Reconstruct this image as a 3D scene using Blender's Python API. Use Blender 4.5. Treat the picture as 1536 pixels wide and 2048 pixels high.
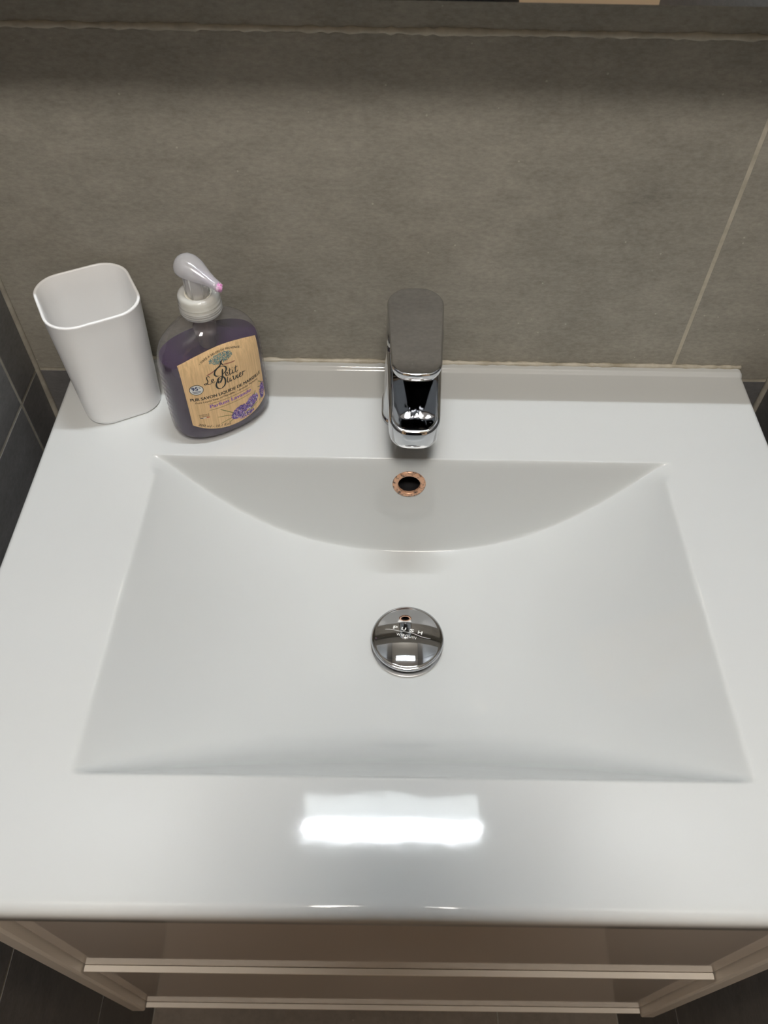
import bpy, bmesh, math, random
import numpy as np
from mathutils import Vector, Matrix

for o in list(bpy.data.objects):
    bpy.data.objects.remove(o, do_unlink=True)
scene = bpy.context.scene
COL = scene.collection
rnd = random.Random(7)
Z0 = 0.873            # height of the basin top above the floor; shapes below are given from that level

# ------------------------------------------------------------------ camera
def camera():
    f_px, px, py, pz, pitch, yaw, roll = 1580.91, -0.0239, -0.5479, 0.4777, 0.9022, -0.0080, 0.0219
    fw = Vector((0, math.cos(pitch), -math.sin(pitch))); r = Vector((1, 0, 0)); u = r.cross(fw)
    Z = Matrix.Rotation(yaw, 3, 'Z'); fw, r, u = Z @ fw, Z @ r, Z @ u
    r2 = r * math.cos(roll) + u * math.sin(roll); u2 = u * math.cos(roll) - r * math.sin(roll)
    cd = bpy.data.cameras.new('camera'); co = bpy.data.objects.new('camera', cd); COL.objects.link(co)
    cd.sensor_fit = 'VERTICAL'; cd.sensor_height = 24.0; cd.lens = 24.0 * f_px / 2048
    cd.clip_start = 0.01; cd.clip_end = 30
    cd.dof.use_dof = True; cd.dof.focus_distance = 0.66; cd.dof.aperture_fstop = 6.5
    m = Matrix((r2, u2, -fw)).transposed().to_4x4(); m.translation = (px, py, pz + Z0)
    co.matrix_world = m
    scene.camera = co
    return co, Vector((px, py, pz)), r2, u2, fw
CAM, CAMP, CAMR, CAMU, CAMF = camera()

# ------------------------------------------------------------------ world, exposure
w = bpy.data.worlds.new('world'); scene.world = w; w.use_nodes = True
w.node_tree.nodes['Background'].inputs[0].default_value = (1.0, 0.96, 0.9, 1)
w.node_tree.nodes['Background'].inputs[1].default_value = 0.05
vs = scene.view_settings
vs.view_transform = 'Standard'; vs.look = 'None'; vs.gamma = 1.0; vs.use_curve_mapping = False
vs.exposure = 0.2
try:
    scene.cycles.caustics_reflective = False
    scene.cycles.caustics_refractive = False
    scene.cycles.max_bounces = 16; scene.cycles.transparent_max_bounces = 24
    scene.cycles.sample_clamp_indirect = 4.0
except Exception:
    pass
CHIP_STRENGTH = 1230.0        # bar lamp over the mirror
CEILING_STRENGTH = 51.0     # opal ceiling lamp in the room behind

# ------------------------------------------------------------------ materials
MATS = {}
def nodes(name):
    m = bpy.data.materials.new(name); m.use_nodes = True; nt = m.node_tree
    b = nt.nodes['Principled BSDF']; MATS[name] = m
    return m, nt, b
def N(nt, t, **kw):
    n = nt.nodes.new(t)
    for k, v in kw.items():
        if k.startswith('_'): setattr(n, k[1:], v)
        else: n.inputs[k.replace('__', ' ')].default_value = v
    return n
def coords(nt, scale=(1, 1, 1), kind='Object'):
    tc = nt.nodes.new('ShaderNodeTexCoord'); mp = nt.nodes.new('ShaderNodeMapping')
    mp.inputs['Scale'].default_value = scale; nt.links.new(tc.outputs[kind], mp.inputs[0]); return mp.outputs[0]
def plain(name, col, rough=0.5, metal=0.0, var=0.06, scale=40, **kw):
    """one colour with a faint procedural variation"""
    m, nt, b = nodes(name)
    n = N(nt, 'ShaderNodeTexNoise', Scale=scale, Detail=3.0); nt.links.new(coords(nt), n.inputs['Vector'])
    r = nt.nodes.new('ShaderNodeValToRGB')
    r.color_ramp.elements[0].position = 0.3; r.color_ramp.elements[1].position = 0.7
    r.color_ramp.elements[0].color = tuple(c * (1 - var) for c in col) + (1,)
    r.color_ramp.elements[1].color = tuple(min(1, c * (1 + var)) for c in col) + (1,)
    nt.links.new(n.outputs[0], r.inputs[0]); nt.links.new(r.outputs[0], b.inputs['Base Color'])
    b.inputs['Roughness'].default_value = rough; b.inputs['Metallic'].default_value = metal
    for k, v in kw.items(): b.inputs[k.replace('__', ' ')].default_value = v
    return m
def concrete(name, dark, light, rough=0.42, scale=1.0, spec=0.5):
    m, nt, b = nodes(name)
    v1 = coords(nt, (1, 1, 1)); v2 = coords(nt, (1, 1, 2.2))
    n1 = N(nt, 'ShaderNodeTexNoise', Scale=4.5 * scale, Detail=6.0, Roughness=0.6); nt.links.new(v1, n1.inputs['Vector'])
    n2 = N(nt, 'ShaderNodeTexNoise', Scale=170 * scale, Detail=5.0, Roughness=0.7); nt.links.new(v2, n2.inputs['Vector'])
    n3 = N(nt, 'ShaderNodeTexNoise', Scale=26 * scale, Detail=4.0, Roughness=0.65); nt.links.new(v2, n3.inputs['Vector'])
    a = N(nt, 'ShaderNodeMath', _operation='MULTIPLY'); a.inputs[1].default_value = 0.38; nt.links.new(n2.outputs[0], a.inputs[0])
    c = N(nt, 'ShaderNodeMath', _operation='MULTIPLY_ADD'); c.inputs[1].default_value = 0.36
    nt.links.new(n1.outputs[0], c.inputs[0]); nt.links.new(a.outputs[0], c.inputs[2])
    d = N(nt, 'ShaderNodeMath', _operation='MULTIPLY_ADD'); d.inputs[1].default_value = 0.26
    nt.links.new(n3.outputs[0], d.inputs[0]); nt.links.new(c.outputs[0], d.inputs[2])
    r = nt.nodes.new('ShaderNodeValToRGB'); r.color_ramp.elements[0].position = 0.33; r.color_ramp.elements[1].position = 0.67
    r.color_ramp.elements[0].color = dark + (1,); r.color_ramp.elements[1].color = light + (1,)
    nt.links.new(d.outputs[0], r.inputs[0])
    # sparse pale specks
    vo = N(nt, 'ShaderNodeTexVoronoi', Scale=60 * scale); nt.links.new(v1, vo.inputs['Vector'])
    sp = N(nt, 'ShaderNodeMath', _operation='LESS_THAN'); sp.inputs[1].default_value = 0.045; nt.links.new(vo.outputs['Distance'], sp.inputs[0])
    sm = N(nt, 'ShaderNodeMath', _operation='MULTIPLY'); sm.inputs[1].default_value = 0.35; nt.links.new(sp.outputs[0], sm.inputs[0])
    mx = N(nt, 'ShaderNodeMixRGB'); mx.inputs[2].default_value = tuple(min(1, c * 1.7) for c in light) + (1,)
    nt.links.new(sm.outputs[0], mx.inputs[0]); nt.links.new(r.outputs[0], mx.inputs[1])
    nt.links.new(mx.outputs[0], b.inputs['Base Color'])
    bp = N(nt, 'ShaderNodeBump', Strength=0.12, Distance=0.0006); nt.links.new(n2.outputs[0], bp.inputs['Height'])
    nt.links.new(bp.outputs[0], b.inputs['Normal'])
    b.inputs['Roughness'].default_value = rough; b.inputs['Specular IOR Level'].default_value = spec
    return m
def schlick(nt, f0=0.04, top=0.55):
    lw = N(nt, 'ShaderNodeLayerWeight', Blend=0.5); p = N(nt, 'ShaderNodeMath', _operation='POWER'); p.inputs[1].default_value = 4.5
    nt.links.new(lw.outputs['Facing'], p.inputs[0]); a = N(nt, 'ShaderNodeMath', _operation='MULTIPLY_ADD'); a.inputs[1].default_value = top; a.inputs[2].default_value = f0
    nt.links.new(p.outputs[0], a.inputs[0]); return a.outputs[0]
def clear_plastic(name, tint, gloss_rough=0.03, milk=0.045):
    """thin clear wall: straight-through transmission plus a Fresnel reflection"""
    m, nt, b = nodes(name); nt.nodes.remove(b); out = nt.nodes['Material Output']
    n = N(nt, 'ShaderNodeTexNoise', Scale=30.0); nt.links.new(coords(nt), n.inputs['Vector'])
    r = nt.nodes.new('ShaderNodeValToRGB'); r.color_ramp.elements[0].color = tuple(c * .97 for c in tint) + (1,); r.color_ramp.elements[1].color = tint + (1,)
    nt.links.new(n.outputs[0], r.inputs[0])
    t = nt.nodes.new('ShaderNodeBsdfTransparent'); nt.links.new(r.outputs[0], t.inputs[0])
    g = N(nt, 'ShaderNodeBsdfGlossy', Roughness=gloss_rough)
    mk = nt.nodes.new('ShaderNodeMixShader'); mk.inputs[0].default_value = milk
    d = nt.nodes.new('ShaderNodeBsdfDiffuse'); nt.links.new(r.outputs[0], d.inputs[0])
    nt.links.new(t.outputs[0], mk.inputs[1]); nt.links.new(d.outputs[0], mk.inputs[2])
    mx = nt.nodes.new('ShaderNodeMixShader')
    nt.links.new(schlick(nt), mx.inputs[0]); nt.links.new(mk.outputs[0], mx.inputs[1]); nt.links.new(g.outputs[0], mx.inputs[2])
    nt.links.new(mx.outputs[0], out.inputs[0]); return m
def frosted(name, col, clear=0.4):
    """milky translucent plastic"""
    m, nt, b = nodes(name); nt.nodes.remove(b); out = nt.nodes['Material Output']
    n = N(nt, 'ShaderNodeTexNoise', Scale=120.0, Detail=3.0); nt.links.new(coords(nt), n.inputs['Vector'])
    r = nt.nodes.new('ShaderNodeValToRGB'); r.color_ramp.elements[0].color = tuple(c * .88 for c in col) + (1,); r.color_ramp.elements[1].color = col + (1,)
    nt.links.new(n.outputs[0], r.inputs[0])
    d = nt.nodes.new('ShaderNodeBsdfDiffuse'); tl = nt.nodes.new('ShaderNodeBsdfTranslucent'); tr = nt.nodes.new('ShaderNodeBsdfTransparent')
    for s in (d, tl, tr): nt.links.new(r.outputs[0], s.inputs[0])
    m1 = nt.nodes.new('ShaderNodeMixShader'); m1.inputs[0].default_value = 0.38
    nt.links.new(d.outputs[0], m1.inputs[1]); nt.links.new(tl.outputs[0], m1.inputs[2])
    m2 = nt.nodes.new('ShaderNodeMixShader'); m2.inputs[0].default_value = clear
    nt.links.new(m1.outputs[0], m2.inputs[1]); nt.links.new(tr.outputs[0], m2.inputs[2])
    g = N(nt, 'ShaderNodeBsdfGlossy', Roughness=0.12)
    m3 = nt.nodes.new('ShaderNodeMixShader'); nt.links.new(schlick(nt, 0.05, 0.8), m3.inputs[0]); nt.links.new(m2.outputs[0], m3.inputs[1]); nt.links.new(g.outputs[0], m3.inputs[2])
    nt.links.new(m3.outputs[0], out.inputs[0]); return m
def glow(name, col, strength, dots=False):
    m, nt, b = nodes(name)
    b.inputs['Base Color'].default_value = (0.8, 0.8, 0.8, 1); b.inputs['Emission Color'].default_value = col + (1,)
    b.inputs['Emission Strength'].default_value = strength
    return m
def mixed(name, a, b_, scale, lo, hi, rough, metal=(0, 0), stretch=(1, 1, 1)):
    m, nt, b = nodes(name)
    n = N(nt, 'ShaderNodeTexNoise', Scale=scale, Detail=5.0, Roughness=0.65); nt.links.new(coords(nt, stretch), n.inputs['Vector'])
    r = nt.nodes.new('ShaderNodeValToRGB'); r.color_ramp.elements[0].position = lo; r.color_ramp.elements[1].position = hi
    r.color_ramp.elements[0].color = a + (1,); r.color_ramp.elements[1].color = b_ + (1,)
    nt.links.new(n.outputs[0], r.inputs[0]); nt.links.new(r.outputs[0], b.inputs['Base Color'])
    b.inputs['Roughness'].default_value = rough; b.inputs['Metallic'].default_value = sum(metal) / 2
    return m

ceramic = plain('white_ceramic', (0.625, 0.640, 0.638), 0.05, var=0.008, scale=6)
def add_bump(m, scale, strength, dist):
    nt = m.node_tree; n = N(nt, 'ShaderNodeTexNoise', Scale=scale, Detail=2.0); nt.links.new(coords(nt), n.inputs['Vector'])
    bp = N(nt, 'ShaderNodeBump', Strength=strength, Distance=dist); nt.links.new(n.outputs[0], bp.inputs['Height'])
    nt.links.new(bp.outputs[0], nt.nodes['Principled BSDF'].inputs['Normal'])
add_bump(ceramic, 38.0, 0.22, 0.0004)
chrome = plain('chrome', (0.58, 0.59, 0.61), 0.035, 1.0, var=0.02, scale=15)
chrome_dull = plain('chrome_brushed', (0.5, 0.5, 0.5), 0.3, 1.0)
tile_m = concrete('grey_concrete_tile', (0.190, 0.179, 0.153), (0.425, 0.403, 0.348), 0.58, 1.0, 0.35)
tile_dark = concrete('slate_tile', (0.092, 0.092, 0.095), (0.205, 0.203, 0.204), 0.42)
floor_m = concrete('taupe_floor_tile', (0.17, 0.135, 0.105), (0.30, 0.245, 0.195), 0.55, 0.5)
grout_m = mixed('beige_grout', (0.40, 0.37, 0.30), (0.56, 0.52, 0.43), 60, 0.35, 0.7, 0.9)
grout_dark = mixed('grey_grout', (0.30, 0.28, 0.235), (0.43, 0.405, 0.345), 60, 0.35, 0.7, 0.9)
silicone = mixed('yellowed_silicone', (0.36, 0.32, 0.24), (0.60, 0.56, 0.47), 35, 0.35, 0.6, 0.45, stretch=(1, 1, 1))
cream = plain('cream_paint', (0.74, 0.62, 0.48), 0.7, var=0.02, scale=5)
ceil_m = plain('white_ceiling_paint', (0.82, 0.80, 0.76), 0.8, var=0.01)
white_lacquer = plain('greige_gloss_lacquer', (0.60, 0.54, 0.485), 0.05, var=0.01, scale=4)
white_satin = plain('greige_satin_edge', (0.78, 0.72, 0.64), 0.35, var=0.02, scale=10)
cup_m = plain('white_plastic', (0.92, 0.925, 0.93), 0.28, var=0.008, scale=10, Subsurface__Weight=0.0)
copper = mixed('corroded_brass_ring', (0.10, 0.07, 0.06), (0.72, 0.42, 0.27), 330, 0.36, 0.50, 0.35, (0.3, 0.3))
black_void = plain('dark_cavity', (0.01, 0.01, 0.012), 0.6)
mirror_m = plain('mirror_silver', (0.86, 0.88, 0.87), 0.0, 1.0, var=0.003)
shell_m = clear_plastic('clear_bottle_plastic', (0.93, 0.92, 0.93))
frost_m = frosted('milky_pump_plastic', (0.97, 0.97, 0.96), 0.36)
frost_clear = frosted('clear_frosted_plastic', (0.97, 0.96, 0.98), 0.54)
cream_gasket = plain('ivory_plastic', (0.80, 0.77, 0.66), 0.4)
soap_pink = mixed('pink_soap', (0.60, 0.14, 0.42), (0.85, 0.62, 0.80), 420, 0.35, 0.62, 0.25)
paper_m = mixed('kraft_label', (0.64, 0.43, 0.215), (0.86, 0.59, 0.315), 130, 0.32, 0.62, 0.55, stretch=(6, 6, 0.12))
INK = {k: plain('print_' + k, c, 0.6, var=0.1, scale=300) for k, c in dict(
    black=(0.022, 0.026, 0.022), brown=(0.10, 0.06, 0.035), purple=(0.24, 0.11, 0.42), violet=(0.33, 0.22, 0.55), indigo=(0.10, 0.07, 0.26),
    lilac=(0.47, 0.33, 0.62), teal=(0.16, 0.27, 0.25), paleteal=(0.30, 0.42, 0.36), green=(0.17, 0.20, 0.06), sage=(0.32, 0.36, 0.17),
    rust=(0.36, 0.15, 0.10), white=(0.75, 0.76, 0.74), navy=(0.03, 0.05, 0.14), red=(0.5, 0.05, 0.05), olive=(0.28, 0.21, 0.09),
    silver=(0.82, 0.82, 0.80)).items()}
wood_m = mixed('oak_door', (0.42, 0.27, 0.14), (0.58, 0.40, 0.23), 9, 0.3, 0.7, 0.45, stretch=(6, 6, 0.5))
skin_m = plain('skin', (0.62, 0.40, 0.30), 0.5, var=0.05)
cloth_black = plain('black_cloth', (0.012, 0.012, 0.014), 0.9, var=0.2, scale=90)
cloth_navy = plain('dark_navy_cloth', (0.015, 0.016, 0.022), 0.9, var=0.2, scale=90)
hair_m = plain('dark_hair', (0.03, 0.02, 0.014), 0.5, var=0.3, scale=200)
eye_m = plain('eye', (0.6, 0.6, 0.6), 0.2)
phone_m = plain('black_phone_glass', (0.02, 0.02, 0.022), 0.1)
lamp_metal = plain('lamp_housing', (0.55, 0.56, 0.58), 0.2, 1.0)
led_m = glow('led_chip', (0.90, 0.96, 1.0), CHIP_STRENGTH)
led_panel_m = glow('led_panel', (0.90, 0.96, 1.0), 14.0)
opal_m = glow('opal_lamp_glass', (1.0, 0.94, 0.86), CEILING_STRENGTH)

def liquid_material():
    m, nt, b = nodes('purple_soap')
    b.inputs['Roughness'].default_value = 0.08
    n = N(nt, 'ShaderNodeTexNoise', Scale=25.0, Detail=2.0); nt.links.new(coords(nt), n.inputs['Vector'])
    r = nt.nodes.new('ShaderNodeValToRGB'); r.color_ramp.elements[0].color = (0.044, 0.022, 0.062, 1); r.color_ramp.elements[1].color = (0.066, 0.036, 0.090, 1)
    nt.links.new(n.outputs[0], r.inputs[0]); nt.links.new(r.outputs[0], b.inputs['Base Color'])
    t = nt.nodes.new('ShaderNodeBsdfTransparent'); t.inputs[0].default_value = (0.40, 0.24, 0.46, 1)
    mx = nt.nodes.new('ShaderNodeMixShader'); mx.inputs[0].default_value = 0.22
    out = nt.nodes['Material Output']
    nt.links.new(b.outputs[0], mx.inputs[1]); nt.links.new(t.outputs[0], mx.inputs[2]); nt.links.new(mx.outputs[0], out.inputs[0])
    return m
liquid_m = liquid_material()

# ------------------------------------------------------------------ builders
def root_of(o):
    while o.parent: o = o.parent
    return o
def tag(o, label=None, cat=None, group=None, kind=None):
    if label: o['label'] = label
    if cat: o['category'] = cat
    if group: o['group'] = group
    if kind: o['kind'] = kind
    return o
def thing(name, loc, label, cat, group=None):
    o = bpy.data.objects.new(name, None); COL.objects.link(o); o.empty_display_size = 0.02
    o.location = (loc[0], loc[1], loc[2] + Z0)
    return tag(o, label, cat, group)
def obj(name, V, F, mat, parent=None, smooth=True, origin=None, angle=None):
    """V in metres from the basin top; one mesh object, local to its thing's base"""
    me = bpy.data.meshes.new(name)
    V = np.asarray(V, float).reshape(-1, 3) + np.array([0, 0, Z0])
    if parent is not None: org = np.array(root_of(parent).location)
    else: org = np.array([0, 0, 0.]) if origin is None else np.array([origin[0], origin[1], origin[2] + Z0])
    me.from_pydata([tuple(v) for v in (V - org)], [], [tuple(int(i) for i in f) for f in F])
    me.validate(); me.update()
    o = bpy.data.objects.new(name, me); COL.objects.link(o)
    me.materials.append(mat)
    if parent is not None: o.parent = parent
    else: o.location = org
    if smooth:
        me.shade_smooth()
        if angle is not None:
            bm = bmesh.new(); bm.from_mesh(me)
            for e in bm.edges:
                if len(e.link_faces) == 2 and e.calc_face_angle(0) > math.radians(angle): e.smooth = False
            bm.to_mesh(me); bm.free()
    return o
class MB:
    def __init__(s): s.V = []; s.F = []
    def add(s, V, F):
        n = len(s.V); s.V += [tuple(v) for v in V]; s.F += [tuple(i + n for i in f) for f in F]; return s
    def box(s, x0, x1, y0, y1, z0, z1, bev=0.0):
        if bev <= 0:
            V = [(x, y, z) for z in (z0, z1) for y in (y0, y1) for x in (x0, x1)]
            F = [(0, 2, 3, 1), (4, 5, 7, 6), (0, 1, 5, 4), (2, 6, 7, 3), (0, 4, 6, 2), (1, 3, 7, 5)]
            return s.add(V, F)
        bm = bmesh.new(); bmesh.ops.create_cube(bm, size=1)
        for v in bm.verts:
            v.co = Vector(((x0 + x1) / 2 + v.co.x * (x1 - x0), (y0 + y1) / 2 + v.co.y * (y1 - y0), (z0 + z1) / 2 + v.co.z * (z1 - z0)))
        bmesh.ops.bevel(bm, geom=bm.edges[:], offset=bev, segments=2, affect='EDGES', profile=0.5)
        bm.verts.index_update()
        s.add([tuple(v.co) for v in bm.verts], [[v.index for v in f.verts] for f in bm.faces]); bm.free(); return s
    def build(s, name, mat, parent=None, smooth=False, **k): return obj(name, s.V, s.F, mat, parent, smooth, **k)
def loft(rings, cap0=True, cap1=True):
    n = len(rings[0]); V = [p for r in rings for p in r]; F = []
    for i in range(len(rings) - 1):
        for j in range(n):
            k = (j + 1) % n; F.append((i * n + j, i * n + k, (i + 1) * n + k, (i + 1) * n + j))
    if cap0: F.append(tuple(reversed(range(n))))
    if cap1: F.append(tuple(range((len(rings) - 1) * n, len(rings) * n)))
    return V, F
def lathe(profile, M=None, n=48, cap0=True, cap1=True):
    rings = []
    for r, h in profile:
        ring = [Vector((r * math.cos(2 * math.pi * i / n), r * math.sin(2 * math.pi * i / n), h)) for i in range(n)]
        if M is not None: ring = [M @ p for p in ring]
        rings.append([tuple(p) for p in ring])
    return loft(rings, cap0, cap1)
def T(x, y, z): return Matrix.Translation((x, y, z))
def offset_poly(P, d):
    """inset a closed counter-clockwise outline by d"""
    P = np.asarray(P, float); a = np.roll(P, 1, 0); b = np.roll(P, -1, 0); t = b - a; t /= np.linalg.norm(t, axis=1)[:, None]
    nrm = np.stack([-t[:, 1], t[:, 0]], 1); return P + nrm * d
def tapered_outline(y_front, y_back, hw_front, hw_back, r_front, r_back, n=8, bulge_front=0.0, bulge_back=0.0, cx=0.0):
    pts = []
    cs = [(hw_front - r_front, y_front + r_front, r_front, -90), (hw_back - r_back, y_back - r_back, r_back, 0),
          (-hw_back + r_back, y_back - r_back, r_back, 90), (-hw_front + r_front, y_front + r_front, r_front, 180)]
    for x, y, r, a0 in cs:
        for i in range(n + 1):
            a = math.radians(a0 + 90 * i / n); pts.append((x + r * math.cos(a), y + r * math.sin(a)))
    # points along the two ends so that they can bow outwards
    out = []
    for i, p in enumerate(pts):
        out.append(p); q = pts[(i + 1) % len(pts)]
        d = math.hypot(q[0] - p[0], q[1] - p[1])
        if d > 0.004:
            k = 8
            for j in range(1, k): out.append((p[0] + (q[0] - p[0]) * j / k, p[1] + (q[1] - p[1]) * j / k))
    res = []
    for x, y in out:
        ym = (y_front + y_back) / 2
        if y < ym and hw_front > 0: y -= bulge_front * max(0, 1 - (x / hw_front) ** 2)
        elif y >= ym: y += bulge_back * max(0, 1 - (x / hw_back) ** 2)
        res.append((x + cx, y))
    return res

# ================================================================== THE SETTING
XL, XR = -0.340, 0.332          # the niche's side walls
YM = -0.0540                    # mirror plane: the mirror stands off the tiles on a shallow box
ZG, TH = -0.0127, 0.297         # a tile joint just under the basin top, and the tile height
ZJ = 0.2744                     # the next joint up; a little above it the mirror starts
ZMIR = 0.3100
FL = -Z0
CEIL = 1.62
Y_NICHE = -0.731                # the side walls end here and the room opens
X0, X1, Y1 = -1.05, 1.15, -2.15

def struct(name, mb, mat, label, cat):
    o = mb.build(name, mat); return tag(o, label, cat, kind='structure')
def tile_on(parent, mat, axis, pos, face, u0, u1, z0, z1, gap=0.0017, t=0.006):
    """one wall tile: axis 'y' lies in the x/z plane with its face at y=pos, axis 'x' in the y/z plane"""
    mb = MB(); u0 += gap; u1 -= gap; z0 += gap; z1 -= gap
    p0, p1 = sorted((pos, pos - face * t))
    if axis == 'y': mb.box(u0, u1, p0, p1, z0, z1, 0.0002)
    else: mb.box(p0, p1, u0, u1, z0, z1, 0.0002)
    return mb.build('tile', mat, parent)

# back wall, fully tiled
wb = MB(); wb.box(XL - 0.1, XR + 0.1, 0.0003, 0.16, FL, CEIL)
wall_back = struct('wall_back', wb, grout_m, 'grey concrete tiled wall behind the washbasin and mirror', 'wall')
xg = 0.2384
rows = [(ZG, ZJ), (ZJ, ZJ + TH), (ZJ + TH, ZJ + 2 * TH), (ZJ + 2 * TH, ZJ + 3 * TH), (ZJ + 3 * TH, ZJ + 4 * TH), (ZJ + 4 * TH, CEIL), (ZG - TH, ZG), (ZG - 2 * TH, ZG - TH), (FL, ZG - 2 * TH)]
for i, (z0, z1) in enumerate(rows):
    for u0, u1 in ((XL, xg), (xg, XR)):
        tile_on(wall_back, tile_m if z0 > -0.1 else tile_dark, 'y', 0.0, -1, u0, u1, z0, z1)  # rows below the basin top take the darker tile colour
# side walls of the niche
for nm, x, s, side in (('wall_left', XL, -1, 'next to the white tumbler'), ('wall_right', XR, 1, 'across the basin from the white tumbler')):
    mb = MB(); a, b = sorted((x + s * 0.0003, x + s * 0.10)); mb.box(a, b, Y_NICHE, 0.16, FL, CEIL)
    wl = struct(nm, mb, grout_dark, 'dark slate tiled niche wall %s' % side, 'wall')
    ys = [0.0, -0.0464, Y_NICHE]
    zj = [ZG - 2 * TH, ZG - TH, ZG, ZG + TH, ZG + 2 * TH, ZG + 3 * TH, ZG + 4 * TH, ZG + 5 * TH, CEIL]
    zz = [FL] + zj
    for i in range(len(zz) - 1):
        for j in range(len(ys) - 1):
            if zz[i + 1] - zz[i] < 0.02: continue
            tile_on(wl, tile_dark, 'x', x, -s, ys[j + 1], ys[j], zz[i], zz[i + 1])
# floor with tiles
fb = MB(); fb.box(X0, X1, Y1, 0.16, FL - 0.05, FL - 0.0012)
floor = struct('floor', fb, grout_dark, 'taupe tiled bathroom floor under the hanging cabinet', 'floor')
fx = [X0, -0.442, 0.158, 0.758, X1]; fy = [Y1, -1.9, -1.3, -0.7, -0.1, 0.0]
for i in range(4):
    for j in range(5):
        a, b = max(fx[i], X0), fx[i + 1]
        if fy[j] >= -0.7: a, b = max(a, XL), min(b, XR)
        if b - a < 0.02: continue
        mb = MB(); mb.box(a + .0012, b - .0012, fy[j] + .0012, fy[j + 1] - .0012, FL - 0.006, FL, 0.0006); mb.build('tile', floor_m, floor)
cb = MB(); cb.box(X0 - .1, X1 + .1, Y1 - .1, 0.16, CEIL, CEIL + 0.08)
struct('ceiling', cb, ceil_m, 'plain white painted ceiling over the bathroom', 'ceiling')
# cream room behind the camera
for nm, bx, lab in (
    ('wall_front', (X0, X1, Y1 - 0.08, Y1, FL, CEIL), 'cream painted wall with the oak door, facing the mirror'),
    ('wall_room_left', (X0 - 0.08, X0, Y1, Y_NICHE, FL, CEIL), 'cream painted room wall to the left of the oak door'),
    ('wall_room_right', (X1, X1 + 0.08, Y1, Y_NICHE, FL, CEIL), 'cream painted room wall to the right of the oak door'),
    ('wall_return_left', (X0, XL - 0.1012, Y_NICHE, Y_NICHE + 0.08, FL, CEIL), 'short cream wall closing the room beside the left niche wall'),
    ('wall_return_right', (XR + 0.1012, X1, Y_NICHE, Y_NICHE + 0.08, FL, CEIL), 'short cream wall closing the room beside the right niche wall')):
    mb = MB(); mb.box(*bx); struct(nm, mb, cream, lab, 'wall')
# oak door with its cream frame
dm = MB(); dm.box(-0.68, 0.12, Y1, Y1 + 0.035, FL + 0.004, FL + 2.03, 0.003)
door = struct('door_1', dm, wood_m, 'closed oak door in the cream wall opposite the mirror', 'door')
for k in range(2):
    mb = MB(); mb.box(-0.58, 0.02, Y1 + 0.035, Y1 + 0.041, FL + 0.15 + k * 0.95, FL + 1.0 + k * 0.95 - (0.05 * k), 0.003); mb.build('door_panel', wood_m, door)
hm = MB(); V, F = lathe([(0.009, 0), (0.009, 0.05)], T(0.06, Y1 + 0.035, 0.14) @ Matrix.Rotation(-math.pi / 2, 4, 'X'), 16); hm.add(V, F)
hm.box(-0.055, 0.068, Y1 + 0.078, Y1 + 0.093, 0.131, 0.149, 0.004); hm.build('door_handle', chrome_dull, door, smooth=True, angle=40)
tm = MB(); tm.box(-0.76, -0.682, Y1, Y1 + 0.045, FL, FL + 2.11); tm.box(0.122, 0.20, Y1, Y1 + 0.045, FL, FL + 2.11); tm.box(-0.682, 0.122, Y1, Y1 + 0.045, FL + 2.032, FL + 2.11)
struct('trim_1', tm, cream, 'cream painted frame around the oak door', 'door frame')
# silicone bead along the back of the basin and grout beads in the corners
def bead(name, pts, r, mat, label, seed, jit):
    rr = random.Random(seed); rings = []
    for i, p in enumerate(pts):
        q = Vector(pts[min(i + 1, len(pts) - 1)]) - Vector(pts[max(i - 1, 0)]); q.normalize()
        a = q.orthogonal().normalized(); b = q.cross(a); k = r * (1 + jit * (rr.random() - 0.5))
        rings.append([tuple(Vector(p) + (a * math.cos(t) + b * math.sin(t)) * k) for t in [2 * math.pi * j / 8 for j in range(8)]])
    V, F = loft(rings); o = obj(name, V, F, mat); return tag(o, label, 'sealant', kind='structure')
bead('trim_2', [(-0.299 + 0.598 * i / 120, -0.0008, 0.0034) for i in range(121)], 0.0021, silicone, 'yellowed silicone bead where basin meets the back wall', 3, 0.7)
bead('trim_3', [(XL + 0.0008, -0.0008, -0.30 + 1.9 * i / 60) for i in range(61)], 0.0028, grout_dark, 'grey grout bead in the niche corner behind the white tumbler', 4, 0.3)
bead('trim_4', [(XR - 0.0008, -0.0008, -0.30 + 1.9 * i / 60) for i in range(61)], 0.0028, grout_dark, 'grey grout bead in the niche corner away from the white tumbler', 5, 0.3)
bead('trim_5', [(XL + 0.004 + (XR - XL - 0.008) * i / 150, 0.0009, ZJ) for i in range(151)], 0.0023, grout_m, 'rough beige grout line between tile rows under the mirror', 6, 0.7)

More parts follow.
